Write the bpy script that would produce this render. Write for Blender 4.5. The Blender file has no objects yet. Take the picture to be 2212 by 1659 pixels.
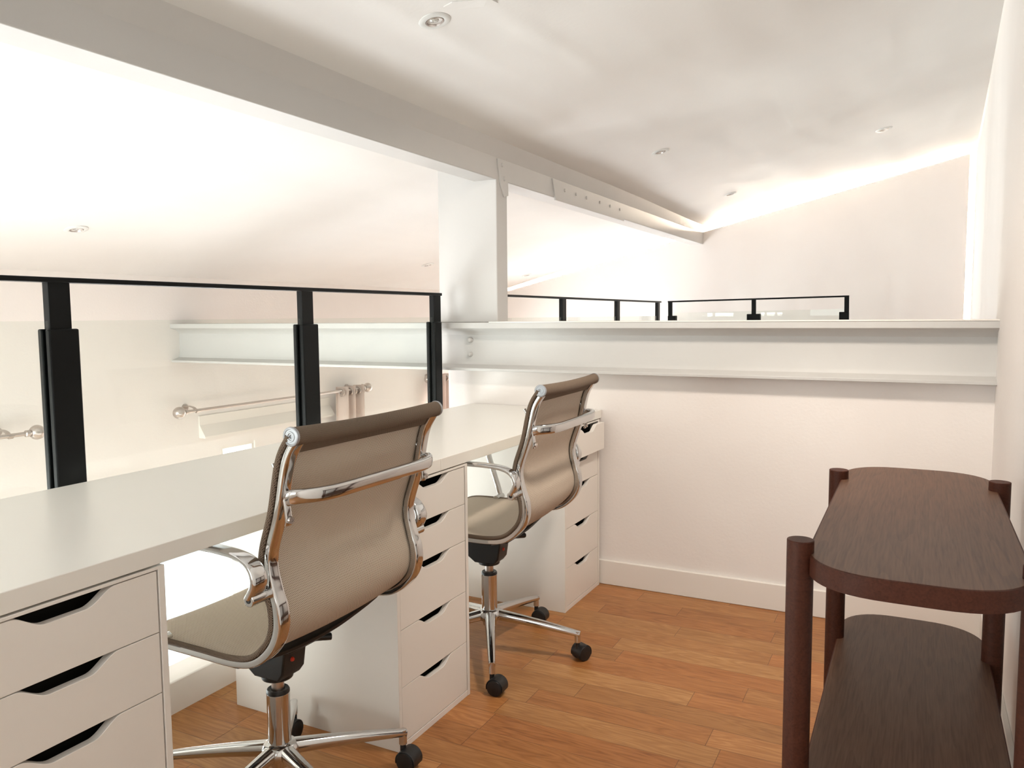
import bpy, bmesh, math, random
from mathutils import Vector, Matrix
random.seed(7)
PI = math.pi
S = bpy.context.scene
COL = S.collection

# ---------------------------------------------------------------- camera, world, lights, exposure
cam_d = bpy.data.cameras.new('camera')
cam = bpy.data.objects.new('camera', cam_d); COL.objects.link(cam)
F = Vector((0.88572446, 0.45619299, -0.08590775)); R_ = Vector((0.45725044, -0.88930117, -0.00809082)); U = Vector((0.08008884, 0.03211512, 0.99627024))
m = Matrix((R_, U, -F)).transposed().to_4x4(); m.translation = Vector((-1.9656, -1.1618, 1.128))
cam.matrix_world = m
cam_d.sensor_fit = 'HORIZONTAL'; cam_d.sensor_width = 36; cam_d.lens = 1705.79 / 2212 * 36
cam_d.clip_start = 0.02; cam_d.clip_end = 200
S.camera = cam
S.view_settings.view_transform = 'Standard'; S.view_settings.look = 'None'
S.view_settings.gamma = 1; S.view_settings.use_curve_mapping = False
S.view_settings.exposure = 0.0

w = bpy.data.worlds.new('daylight'); S.world = w; w.use_nodes = True
w.node_tree.nodes['Background'].inputs[0].default_value = (0.80, 0.90, 1.0, 1)
w.node_tree.nodes['Background'].inputs[1].default_value = 3.0

def area(name, loc, size, rot, power, color):
    d = bpy.data.lights.new(name, 'AREA'); d.shape = 'RECTANGLE'; d.size, d.size_y = size
    d.energy = power; d.color = color
    o = bpy.data.objects.new(name, d); COL.objects.link(o); o.location = loc; o.rotation_euler = rot
    return o
# daylight outside the windows of the lower room (facing -Y), each as large as its window
WIN = [(-1.75, -0.15, -1.7, 0.36), (0.86, 2.34, -1.7, 0.20), (3.62, 4.62, -1.7, 0.36)]
SKY = (1.0, 1.0, 1.06)
area('window_daylight', (-0.95, 2.95, -0.67), (1.6, 2.06), (-PI/2, 0, 0), 180, SKY)
area('window_daylight', (1.60, 2.95, -0.75), (1.48, 1.9), (-PI/2, 0, 0), 105, SKY)
area('window_daylight', (4.12, 2.95, -0.67), (1.0, 2.06), (-PI/2, 0, 0), 330, SKY)
# fill light added outside two made-up windows behind the camera (facing +X)
area('rear_fill_light', (-3.75, -0.2, 1.15), (1.1, 1.5), (0, -PI/2, 0), 15, (1.0, 0.99, 0.98))
area('rear_fill_light', (-3.75, 1.6, 0.3), (1.8, 1.4), (0, -PI/2, 0), 155, (1.0, 0.99, 1.01))

# unseen spot added over the aisle, turned to brighten the drawer fronts
d = bpy.data.lights.new('added_fill_spot', 'SPOT'); d.energy = 115; d.color = (1.0, 0.90, 0.79); d.spot_size = math.radians(112); d.spot_blend = 1.0; d.shadow_soft_size = 0.10
o = bpy.data.objects.new('added_fill_spot', d); COL.objects.link(o); o.location = (-0.05, -0.96, 2.16)
o.rotation_euler = Vector((0.60, 0.40, -1)).to_track_quat('-Z', 'Y').to_euler()

# ---------------------------------------------------------------- materials
MATS = {}
def new_mat(name):
    m = bpy.data.materials.new(name); m.use_nodes = True
    nt = m.node_tree; b = nt.nodes['Principled BSDF']; MATS[name] = m
    return m, nt, b
def N(nt, t, **k):
    n = nt.nodes.new(t)
    for a, v in k.items():
        if a.startswith('i_'): n.inputs[a[2:].replace('_', ' ')].default_value = v
        else: setattr(n, a, v)
    return n
def lk(nt, a, b): nt.links.new(a, b)
def ramp(nt, stops):
    r = nt.nodes.new('ShaderNodeValToRGB'); e = r.color_ramp.elements
    while len(e) < len(stops): e.new(0.5)
    for el, (p, c) in zip(e, stops): el.position = p; el.color = (*c, 1)
    return r
def math_(nt, op, a, b=None):
    n = nt.nodes.new('ShaderNodeMath'); n.operation = op
    for i, v in enumerate((a, b)):
        if v is None: continue
        if isinstance(v, (int, float)): n.inputs[i].default_value = v
        else: lk(nt, v, n.inputs[i])
    return n.outputs[0]
def painted(name, col, rough=0.55, spec=0.4, bump=0.15, scale=60, var=0.03, metallic=0.0, big=0.0):
    m, nt, b = new_mat(name)
    b.inputs['Roughness'].default_value = rough; b.inputs['Metallic'].default_value = metallic
    b.inputs['Specular IOR Level'].default_value = spec
    tc = N(nt, 'ShaderNodeTexCoord')
    no = N(nt, 'ShaderNodeTexNoise'); no.inputs['Scale'].default_value = 3.0; no.inputs['Detail'].default_value = 4
    lk(nt, tc.outputs['Object'], no.inputs['Vector'])
    d = tuple(max(0, c - var) for c in col); u = tuple(min(1, c + var) for c in col)
    r = ramp(nt, [(0.3, d), (0.7, u)]); lk(nt, no.outputs['Fac'], r.inputs[0]); lk(nt, r.outputs[0], b.inputs['Base Color'])
    if bump > 0:
        n2 = N(nt, 'ShaderNodeTexNoise'); n2.inputs['Scale'].default_value = scale; n2.inputs['Detail'].default_value = 5
        lk(nt, tc.outputs['Object'], n2.inputs['Vector'])
        bp = N(nt, 'ShaderNodeBump'); bp.inputs['Strength'].default_value = bump; bp.inputs['Distance'].default_value = 0.002
        h = n2.outputs['Fac']
        lk(nt, h, bp.inputs['Height']); lk(nt, bp.outputs[0], b.inputs['Normal'])
        if big > 0:
            n3 = N(nt, 'ShaderNodeTexNoise'); n3.inputs['Scale'].default_value = 1.6; n3.inputs['Detail'].default_value = 2
            mp = N(nt, 'ShaderNodeMapping'); mp.inputs['Scale'].default_value = (0.5, 1.6, 1)
            lk(nt, tc.outputs['Object'], mp.inputs[0]); lk(nt, mp.outputs[0], n3.inputs['Vector'])
            b2 = N(nt, 'ShaderNodeBump'); b2.inputs['Strength'].default_value = 1; b2.inputs['Distance'].default_value = big
            lk(nt, n3.outputs['Fac'], b2.inputs['Height']); lk(nt, b2.outputs[0], bp.inputs['Normal'])
    return m
plaster = painted('plaster', (0.81, 0.76, 0.725), 0.75, 0.25, 0.25, 90, 0.012, big=0.01)
ceil_m = painted('ceiling_paint', (0.70, 0.68, 0.655), 0.75, 0.25, 0.2, 70, 0.012, big=0.03)
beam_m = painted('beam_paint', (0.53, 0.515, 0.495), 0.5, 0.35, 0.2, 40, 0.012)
trim_m = painted('trim_paint', (0.80, 0.755, 0.70), 0.45, 0.4, 0.05, 30, 0.01)
desk_m = painted('desk_laminate', (0.80, 0.77, 0.715), 0.30, 0.4, 0.03, 400, 0.006)
unit_m = painted('drawer_foil', (0.79, 0.745, 0.69), 0.42, 0.4, 0.03, 300, 0.006)
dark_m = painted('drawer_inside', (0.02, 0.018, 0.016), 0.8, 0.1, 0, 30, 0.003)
black_m = painted('black_powder_coat', (0.004, 0.0045, 0.0045), 0.4, 0.15, 0.05, 300, 0.002)
plastic_m = painted('black_plastic', (0.012, 0.011, 0.011), 0.42, 0.4, 0.08, 250, 0.003)
red_m = painted('red_plastic', (0.5, 0.03, 0.01), 0.4, 0.4, 0, 30, 0.01)
chrome_m = painted('polished_chrome', (0.62, 0.615, 0.61), 0.08, 0.5, 0, 30, 0.01, metallic=1)
steel_m = painted('brushed_steel', (0.55, 0.50, 0.47), 0.28, 0.5, 0, 30, 0.03, metallic=1)
silver_m = painted('grey_cap', (0.36, 0.37, 0.39), 0.40, 0.5, 0, 30, 0.02, metallic=0.5)
curtain_m = painted('curtain_cloth', (0.62, 0.50, 0.44), 0.9, 0.1, 0.3, 200, 0.02)
spot_m = painted('spot_trim', (0.62, 0.62, 0.60), 0.35, 0.4, 0, 30, 0.01)
lower_m = painted('lower_floor_wood', (0.66, 0.56, 0.46), 0.5, 0.3, 0.05, 30, 0.04)

def glass_mat():
    m = bpy.data.materials.new('clear_glass'); m.use_nodes = True; nt = m.node_tree; nt.nodes.clear()
    o = N(nt, 'ShaderNodeOutputMaterial'); t = N(nt, 'ShaderNodeBsdfTransparent'); g = N(nt, 'ShaderNodeBsdfGlossy')
    t.inputs[0].default_value = (0.955, 0.975, 0.96, 1); g.inputs['Roughness'].default_value = 0.01
    f = N(nt, 'ShaderNodeLayerWeight'); f.inputs[0].default_value = 0.5
    fr = math_(nt, 'ADD', math_(nt, 'MULTIPLY', math_(nt, 'POWER', f.outputs['Facing'], 5.0), 0.93), 0.022)
    mx = N(nt, 'ShaderNodeMixShader'); lk(nt, fr, mx.inputs[0]); lk(nt, t.outputs[0], mx.inputs[1]); lk(nt, g.outputs[0], mx.inputs[2])
    lk(nt, mx.outputs[0], o.inputs[0]); return m
glass_m = glass_mat()
def lens_mat():
    m, nt, b = new_mat('spot_lens'); b.inputs['Base Color'].default_value = (0.55, 0.55, 0.53, 1)
    b.inputs['Metallic'].default_value = 0.7; b.inputs['Roughness'].default_value = 0.22
    tc = N(nt, 'ShaderNodeTexCoord'); v = N(nt, 'ShaderNodeTexVoronoi'); v.inputs['Scale'].default_value = 160
    lk(nt, tc.outputs['Object'], v.inputs['Vector']); bp = N(nt, 'ShaderNodeBump'); bp.inputs['Strength'].default_value = 0.5; bp.inputs['Distance'].default_value = 0.002
    lk(nt, v.outputs['Distance'], bp.inputs['Height']); lk(nt, bp.outputs[0], b.inputs['Normal']); return m
lens_m = lens_mat()
def emit(name, col, s):
    m = bpy.data.materials.new(name); m.use_nodes = True; nt = m.node_tree; nt.nodes.clear()
    o = N(nt, 'ShaderNodeOutputMaterial'); e = N(nt, 'ShaderNodeEmission'); e.inputs[0].default_value = (*col, 1); e.inputs[1].default_value = s
    lk(nt, e.outputs[0], o.inputs[0]); return m
led_m = emit('warm_led', (1.0, 0.84, 0.66), 1100)

def floor_mat():
    m, nt, b = new_mat('oak_planks')
    tc = N(nt, 'ShaderNodeTexCoord'); sp = N(nt, 'ShaderNodeSeparateXYZ'); lk(nt, tc.outputs['Object'], sp.inputs[0])
    X, Y = sp.outputs[0], sp.outputs[1]
    W = 0.0943
    u = math_(nt, 'DIVIDE', math_(nt, 'ADD', X, 9.499), W); row = math_(nt, 'FLOOR', u); fu = math_(nt, 'FRACT', u)
    wn = N(nt, 'ShaderNodeTexWhiteNoise', noise_dimensions='1D'); lk(nt, row, wn.inputs['W'])
    L = math_(nt, 'ADD', math_(nt, 'MULTIPLY', wn.outputs['Value'], 0.35), 0.5)
    v = math_(nt, 'ADD', math_(nt, 'DIVIDE', math_(nt, 'ADD', Y, 20.0), L), math_(nt, 'MULTIPLY', wn.outputs['Value'], 17.3))
    colv = math_(nt, 'FLOOR', v); fv = math_(nt, 'FRACT', v)
    cb = N(nt, 'ShaderNodeCombineXYZ'); lk(nt, row, cb.inputs[0]); lk(nt, colv, cb.inputs[1])
    w2 = N(nt, 'ShaderNodeTexWhiteNoise', noise_dimensions='2D'); lk(nt, cb.outputs[0], w2.inputs['Vector'])
    rnd = w2.outputs['Value']
    # seams
    du = math_(nt, 'MULTIPLY', math_(nt, 'MINIMUM', fu, math_(nt, 'SUBTRACT', 1.0, fu)), W)
    dv = math_(nt, 'MULTIPLY', math_(nt, 'MINIMUM', fv, math_(nt, 'SUBTRACT', 1.0, fv)), L)
    seam = math_(nt, 'MINIMUM', math_(nt, 'DIVIDE', math_(nt, 'MINIMUM', du, math_(nt, 'MULTIPLY', dv, 0.8)), 0.0011), 1.0)
    # grain
    off = N(nt, 'ShaderNodeCombineXYZ'); lk(nt, math_(nt, 'MULTIPLY', rnd, 37.0), off.inputs[0]); lk(nt, math_(nt, 'MULTIPLY', rnd, 91.0), off.inputs[1])
    va = N(nt, 'ShaderNodeVectorMath', operation='ADD'); lk(nt, tc.outputs['Object'], va.inputs[0]); lk(nt, off.outputs[0], va.inputs[1])
    mp = N(nt, 'ShaderNodeMapping'); mp.inputs['Scale'].default_value = (9, 1.1, 1); lk(nt, va.outputs[0], mp.inputs[0])
    n1 = N(nt, 'ShaderNodeTexNoise'); n1.inputs['Scale'].default_value = 1.5; n1.inputs['Detail'].default_value = 3; lk(nt, mp.outputs[0], n1.inputs['Vector'])
    # contour rings of the noise = cathedral grain
    rg = math_(nt, 'FRACT', math_(nt, 'MULTIPLY', n1.outputs['Fac'], 15.0))
    rg = math_(nt, 'ABSOLUTE', math_(nt, 'SUBTRACT', rg, 0.5))
    mp2 = N(nt, 'ShaderNodeMapping'); mp2.inputs['Scale'].default_value = (120, 4, 1); lk(nt, va.outputs[0], mp2.inputs[0])
    n2 = N(nt, 'ShaderNodeTexNoise'); n2.inputs['Scale'].default_value = 2.2; n2.inputs['Detail'].default_value = 5; n2.inputs['Roughness'].default_value = 0.6
    lk(nt, mp2.outputs[0], n2.inputs['Vector'])
    mp3 = N(nt, 'ShaderNodeMapping'); mp3.inputs['Scale'].default_value = (14, 1.6, 1); lk(nt, va.outputs[0], mp3.inputs[0])
    n3 = N(nt, 'ShaderNodeTexNoise'); n3.inputs['Scale'].default_value = 1.8; n3.inputs['Detail'].default_value = 2; lk(nt, mp3.outputs[0], n3.inputs['Vector'])
    g = math_(nt, 'ADD', math_(nt, 'MULTIPLY', rg, 0.50), math_(nt, 'ADD', math_(nt, 'MULTIPLY', n2.outputs['Fac'], 0.62), math_(nt, 'MULTIPLY', n3.outputs['Fac'], 0.42)))
    g = math_(nt, 'ADD', g, math_(nt, 'MULTIPLY', math_(nt, 'SUBTRACT', rnd, 0.5), 0.26))
    r = ramp(nt, [(0.25, (0.19, 0.078, 0.025)), (0.48, (0.31, 0.137, 0.044)), (0.75, (0.39, 0.187, 0.066)), (0.95, (0.48, 0.255, 0.10))])
    lk(nt, g, r.inputs[0])
    # reddish boards
    w3 = N(nt, 'ShaderNodeTexWhiteNoise', noise_dimensions='2D')
    sc = N(nt, 'ShaderNodeVectorMath', operation='SCALE'); sc.inputs['Scale'].default_value = 3.7; lk(nt, cb.outputs[0], sc.inputs[0]); lk(nt, sc.outputs[0], w3.inputs['Vector'])
    mr = N(nt, 'ShaderNodeMix', data_type='RGBA', blend_type='MULTIPLY'); mr.inputs['B'].default_value = (1.06, 0.90, 0.82, 1)
    lk(nt, w3.outputs['Value'], mr.inputs['Factor']); lk(nt, r.outputs[0], mr.inputs['A'])
    mx = N(nt, 'ShaderNodeMix', data_type='RGBA'); mx.inputs['A'].default_value = (0.13, 0.055, 0.025, 1)
    lk(nt, seam, mx.inputs['Factor']); lk(nt, mr.outputs['Result'], mx.inputs['B'])
    lk(nt, mx.outputs['Result'], b.inputs['Base Color'])
    b.inputs['Roughness'].default_value = 0.36; b.inputs['Specular IOR Level'].default_value = 0.28
    bp = N(nt, 'ShaderNodeBump'); bp.inputs['Strength'].default_value = 0.35; bp.inputs['Distance'].default_value = 0.0015
    lk(nt, math_(nt, 'ADD', seam, math_(nt, 'MULTIPLY', n2.outputs['Fac'], 0.15)), bp.inputs['Height']); lk(nt, bp.outputs[0], b.inputs['Normal'])
    return m
floor_m = floor_mat()

def walnut(name, c0, c1, c2, rough=0.4, spec=0.45):
    m, nt, b = new_mat(name)
    tc = N(nt, 'ShaderNodeTexCoord')
    mp = N(nt, 'ShaderNodeMapping'); mp.inputs['Scale'].default_value = (0.7, 9, 9); lk(nt, tc.outputs['Object'], mp.inputs[0])
    n1 = N(nt, 'ShaderNodeTexNoise'); n1.inputs['Scale'].default_value = 1.3; n1.inputs['Detail'].default_value = 2; lk(nt, mp.outputs[0], n1.inputs['Vector'])
    rg = math_(nt, 'FRACT', math_(nt, 'MULTIPLY', n1.outputs['Fac'], 11.0))
    mp2 = N(nt, 'ShaderNodeMapping'); mp2.inputs['Scale'].default_value = (8, 170, 170); lk(nt, tc.outputs['Object'], mp2.inputs[0])
    n2 = N(nt, 'ShaderNodeTexNoise'); n2.inputs['Scale'].default_value = 1.6; n2.inputs['Detail'].default_value = 4; lk(nt, mp2.outputs[0], n2.inputs['Vector'])
    g = math_(nt, 'ADD', math_(nt, 'MULTIPLY', rg, 0.16), math_(nt, 'MULTIPLY', n2.outputs['Fac'], 0.85))
    r = ramp(nt, [(0.28, c0), (0.5, c1), (0.8, c2)]); lk(nt, g, r.inputs[0]); lk(nt, r.outputs[0], b.inputs['Base Color'])
    b.inputs['Roughness'].default_value = rough; b.inputs['Specular IOR Level'].default_value = spec
    bp = N(nt, 'ShaderNodeBump'); bp.inputs['Strength'].default_value = 0.25; bp.inputs['Distance'].default_value = 0.0006
    lk(nt, n2.outputs['Fac'], bp.inputs['Height']); lk(nt, bp.outputs[0], b.inputs['Normal']); return m
walnut_m = walnut('walnut_stained_ash', (0.066, 0.030, 0.016), (0.105, 0.051, 0.029), (0.14, 0.071, 0.042), 0.45, 0.32)
post_m = walnut('walnut_stained_post', (0.040, 0.011, 0.005), (0.056, 0.016, 0.008), (0.072, 0.022, 0.011), 0.5, 0.18)

def weave_mat(name, base, dark, mode, transl=0):
    """woven mesh: fine crossing threads laid out in the cloth's own UV metres"""
    m, nt, b = new_mat(name)
    uv = N(nt, 'ShaderNodeUVMap'); sp = N(nt, 'ShaderNodeSeparateXYZ'); lk(nt, uv.outputs[0], sp.inputs[0])
    U_, V_ = sp.outputs[0], sp.outputs[1]
    k = 2 * PI / 0.0036
    a = math_(nt, 'SINE', math_(nt, 'MULTIPLY', U_, k)); c = math_(nt, 'SINE', math_(nt, 'MULTIPLY', V_, k * 0.8))
    g = math_(nt, 'MULTIPLY', a, c)
    g = math_(nt, 'ADD', math_(nt, 'MULTIPLY', g, 0.38), math_(nt, 'ADD', math_(nt, 'MULTIPLY', a, mode), 0.5))
    r = ramp(nt, [(0.22, dark), (0.62, base)]); lk(nt, g, r.inputs[0])
    lk(nt, r.outputs[0], b.inputs['Base Color'])
    b.inputs['Roughness'].default_value = 0.8; b.inputs['Specular IOR Level'].default_value = 0.12
    bp = N(nt, 'ShaderNodeBump'); bp.inputs['Strength'].default_value = 0.5; bp.inputs['Distance'].default_value = 0.0008
    lk(nt, g, bp.inputs['Height']); lk(nt, bp.outputs[0], b.inputs['Normal'])
    if transl:
        tr = N(nt, 'ShaderNodeBsdfTransparent'); mx = N(nt, 'ShaderNodeMixShader'); mx.inputs[0].default_value = transl
        lk(nt, b.outputs[0], mx.inputs[1]); lk(nt, tr.outputs[0], mx.inputs[2]); lk(nt, mx.outputs[0], nt.nodes['Material Output'].inputs['Surface'])
    return m
mesh_m = weave_mat('taupe_mesh', (0.80, 0.68, 0.555), (0.14, 0.10, 0.072), 0.16, 0.10)
roll_m = weave_mat('taupe_mesh_doubled', (0.23, 0.17, 0.125), (0.05, 0.035, 0.025), 0.12)

# ---------------------------------------------------------------- helpers
def link(name, me, mat, parent=None):
    o = bpy.data.objects.new(name, me); COL.objects.link(o)
    if mat is not None: me.materials.append(mat)
    if parent is not None: o.parent = parent
    return o
def obj(name, bm, mat, parent=None, smooth=True, bevel=0.0, loc=None, segs=2):
    bmesh.ops.recalc_face_normals(bm, faces=bm.faces)
    me = bpy.data.meshes.new(name); bm.to_mesh(me); bm.free()
    if smooth:
        for p in me.polygons: p.use_smooth = True
        me.set_sharp_from_angle(angle=math.radians(38))
    o = link(name, me, mat, parent)
    if loc: o.location = loc
    if bevel > 0:
        b = o.modifiers.new('bevel', 'BEVEL'); b.width = bevel; b.segments = segs; b.limit_method = 'ANGLE'; b.angle_limit = math.radians(50)
    return o
def thing(name, label, cat, loc=(0, 0, 0), rz=0, group=None):
    o = bpy.data.objects.new(name, None); COL.objects.link(o); o.location = loc; o.rotation_euler = (0, 0, rz)
    o.empty_display_size = 0.1
    return tag(o, label, cat, group)
def tag(o, label, cat, group=None):
    o['label'] = label; o['category'] = cat
    if group: o['group'] = group
    return o
def struct(o, label=None, cat=None):
    o['kind'] = 'structure'
    if label: o['label'] = label
    if cat: o['category'] = cat
    return o
def box(bm, x0, x1, y0, y1, z0, z1):
    v = [bm.verts.new((x, y, z)) for x in (x0, x1) for y in (y0, y1) for z in (z0, z1)]
    for f in ((0, 1, 3, 2), (4, 6, 7, 5), (0, 4, 5, 1), (2, 3, 7, 6), (0, 2, 6, 4), (1, 5, 7, 3)):
        bm.faces.new([v[i] for i in f])
    return v
def B(*args):
    bm = bmesh.new()
    for a in args: box(bm, *a)
    return bm
def prism(bm, poly, axis, a0, a1):
    """poly in the two other axes, extruded along axis from a0 to a1"""
    def P(p, a):
        if axis == 'x': return (a, p[0], p[1])
        if axis == 'y': return (p[0], a, p[1])
        return (p[0], p[1], a)
    A = [bm.verts.new(P(p, a0)) for p in poly]; Bv = [bm.verts.new(P(p, a1)) for p in poly]
    n = len(poly)
    bm.faces.new(A); bm.faces.new(Bv[::-1])
    for i in range(n): bm.faces.new((A[i], A[(i+1) % n], Bv[(i+1) % n], Bv[i]))
def cyl(bm, p0, p1, r0, r1=None, n=24, cap=True):
    r1 = r0 if r1 is None else r1
    p0, p1 = Vector(p0), Vector(p1); t = (p1 - p0).normalized()
    a = Vector((0, 0, 1)) if abs(t.z) < 0.9 else Vector((1, 0, 0))
    u = t.cross(a).normalized(); v = t.cross(u)
    R0 = [bm.verts.new(p0 + (u * math.cos(2*PI*i/n) + v * math.sin(2*PI*i/n)) * r0) for i in range(n)]
    R1 = [bm.verts.new(p1 + (u * math.cos(2*PI*i/n) + v * math.sin(2*PI*i/n)) * r1) for i in range(n)]
    for i in range(n): bm.faces.new((R0[i], R0[(i+1) % n], R1[(i+1) % n], R1[i]))
    if cap: bm.faces.new(R0[::-1]); bm.faces.new(R1)
def lathe(bm, prof, n=32, M=Matrix.Identity(4)):
    """prof: list of (r, z)"""
    rings = []
    for r, z in prof:
        if r < 1e-6: rings.append([bm.verts.new(M @ Vector((0, 0, z)))])
        else: rings.append([bm.verts.new(M @ Vector((r*math.cos(2*PI*i/n), r*math.sin(2*PI*i/n), z))) for i in range(n)])
    for a, b in zip(rings, rings[1:]):
        for i in range(n):
            j = (i+1) % n
            if len(a) == 1 and len(b) == 1: continue
            if len(a) == 1: bm.faces.new((a[0], b[i], b[j]))
            elif len(b) == 1: bm.faces.new((a[i], a[j], b[0]))
            else: bm.faces.new((a[i], a[j], b[j], b[i]))
def spline(pts, k=8):
    """Catmull-Rom through pts (Vectors)"""
    P = [Vector(p) for p in pts]; P = [P[0]*2 - P[1]] + P + [P[-1]*2 - P[-2]]
    out = []
    for i in range(1, len(P)-2):
        p0, p1, p2, p3 = P[i-1:i+3]
        for j in range(k):
            t = j / k
            out.append(0.5*((2*p1) + (p2-p0)*t + (2*p0-5*p1+4*p2-p3)*t*t + (3*p1-p0-3*p2+p3)*t**3))
    out.append(P[-2]); return out
def sect(w, h, e=4.0, n=20):
    out = []
    for i in range(n):
        a = 2*PI*(i+0.5)/n; c, s = math.cos(a), math.sin(a)
        out.append((0.5*w*math.copysign(abs(c)**(2/e), c), 0.5*h*math.copysign(abs(s)**(2/e), s)))
    return out
def sweep(bm, path, sec, up=None, cap=True, scale=None):
    """sec: list of (a, b); a along 'side', b along 'normal'. up = fixed side axis"""
    path = [Vector(p) for p in path]; rings = []; side = None
    for i, p in enumerate(path):
        t = (path[min(i+1, len(path)-1)] - path[max(i-1, 0)]).normalized()
        s = Vector(up) if up is not None else side
        if s is None:
            s = Vector((0, 0, 1)).cross(t)
            if s.length < 0.1: s = Vector((1, 0, 0))
        s = (s - t * s.dot(t)).normalized(); side = s; nn = t.cross(s)
        k = scale(i / (len(path)-1)) if scale else 1
        k = k if isinstance(k, tuple) else (k, k)
        rings.append([bm.verts.new(p + s*a*k[0] + nn*b*k[1]) for a, b in sec])
    n = len(sec)
    for A, C in zip(rings, rings[1:]):
        for i in range(n): bm.faces.new((A[i], A[(i+1) % n], C[(i+1) % n], C[i]))
    if cap: bm.faces.new(rings[0][::-1]); bm.faces.new(rings[-1])
def circ(r, n=16): return [(r*math.cos(2*PI*i/n), r*math.sin(2*PI*i/n)) for i in range(n)]
def copy_tree(o, parent=None):
    c = o.copy(); COL.objects.link(c); c.parent = parent
    for ch in [x for x in COL.objects if x.parent == o]: copy_tree(ch, c)
    return c

# ---------------------------------------------------------------- setting
XW, YR, YWIN = 1.104, -1.3946, 2.50
XB, XG = -3.6, 4.95
def zc(y): return 1.975 - 0.234*y if y < .5 else 1.858 - 0.251*(y-.5)

# floor slab of the mezzanine
struct(obj('floor', B((XB, 4.42, -1.56, 0.70, -0.25, 0.0)), floor_m, smooth=False))
struct(obj('floor_lower', B((XB, XG+.1, -1.7, YWIN+.1, -2.45, -2.4)), lower_m, smooth=False))

# sloping ceiling, a little wavy like hand-laid plaster
def wave(x, y):
    w_ = 0.006*math.sin(3.1*y+0.6*x) + 0.004*math.sin(2.0*x+5*y) + 0.003*math.sin(9*y-1.1*x)
    for yr, am in ((.27, .0045), (.12, .004), (-.07, .0035)):      # shallow ridges shaped to hint at soft light streaks
        w_ -= am*math.exp(-((y-yr+.05*x)/.035)**2)*max(0, min(1, 1.6-x))
    return w_ if y <= .3 else w_*max(0, 1-(y-.3)*3)
bm = bmesh.new(); nx, ny = 110, 190; g = []
for i in range(nx+1):
    row = []
    for j in range(ny+1):
        x = XB-.1 + (XG+.3-XB)*i/nx; y = -1.75 + (YWIN+1.85)*j/ny
        wv = wave(x, y)
        row.append(bm.verts.new((x, y, zc(y)+wv)))
    g.append(row)
for i in range(nx):
    for j in range(ny): bm.faces.new((g[i][j], g[i+1][j], g[i+1][j+1], g[i][j+1]))
r = bmesh.ops.extrude_face_region(bm, geom=bm.faces[:])
for v in [e for e in r['geom'] if isinstance(e, bmesh.types.BMVert)]: v.co.z += 0.12
ceiling = struct(obj('ceiling', bm, ceil_m))

# right wall (runs slightly outwards beyond the half wall)
bm = bmesh.new()
prism(bm, [(XB-.1, YR), (XW, YR), (XG+.1, -1.50), (XG+.1, -1.72), (XB-.1, -1.72)], 'z', -2.4, 2.42)
struct(obj('wall_right', bm, plaster, smooth=False))
# rear wall behind the camera, with two window openings added for fill light
struct(obj('wall_rear', B((XB-.1, XB, -1.5, -0.95, -2.4, 2.4), (XB-.1, XB, 0.55, 0.9, -2.4, 2.4), (XB-.1, XB, 2.3, YWIN, -2.4, 2.4), (XB-.1, XB, 0.9, 2.3, -2.4, -.6), (XB-.1, XB, 0.9, 2.3, 1.2, 2.4),
                          (XB-.1, XB, -0.95, 0.55, -2.4, 0.6), (XB-.1, XB, -0.95, 0.55, 1.7, 2.4)), plaster, smooth=False))
# far gable wall and the panel that stands in front of it, hiding the light strips
struct(obj('wall_far', B((XG, XG+.1, -1.72, YWIN+.1, -2.4, 2.5)), plaster, smooth=False))
XP = 4.78
bm = bmesh.new()
def zp(y): return 1.945 - .234*y - 0.012
prism(bm, [(-1.452, -2.39), (2.49, -2.39), (2.49, zc(2.49)-.03), (0.43, 1.8315), (-1.452, 2.2785)], 'x', XP, XP+.05)
struct(obj('wall_gable', bm, plaster, smooth=False))
# window wall, boxed round its openings
ops = [(-1.75, -0.15, -1.7, 0.36), (0.86, 2.34, -1.7, 0.20), (3.62, 4.62, -1.7, 0.36)]
bx = []; x = XB-.1
for a, b_, z0, z1 in ops:
    bx.append((x, a, YWIN, YWIN+.3, -2.4, 1.5)); bx.append((a, b_, YWIN, YWIN+.3, -2.4, z0))
    if z1 == 0.20:
        bx += [(a, 1.37, YWIN, YWIN+.3, z1, 1.5), (1.37, 1.635, YWIN, YWIN+.3, .37, 1.5), (1.635, b_, YWIN, YWIN+.3, z1, 1.5)]
    else: bx.append((a, b_, YWIN, YWIN+.3, z1, 1.5))
    x = b_
bx.append((x, XG+.1, YWIN, YWIN+.3, -2.4, 1.5))
struct(obj('wall_left', B(*bx), plaster, smooth=False))
# half wall at the end of the desk
struct(obj('wall_half', B((XW, XW+.11, YR-.05, 0.745, 0.0, 0.89)), plaster, smooth=False))
# skirting
struct(obj('baseboard_half', B((XW-.015, XW+.001, YR, 0.70, 0.0, 0.1033)), trim_m, bevel=.003))
struct(obj('baseboard_right', B((XB, XW-.015, YR-.001, YR+.015, 0.0, 0.1033)), trim_m, bevel=.003))
# kerb under the railing
struct(obj('trim_1', B((XB, XW, 0.700, 0.80, -0.3, 0.095)), trim_m, bevel=.004))

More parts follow.
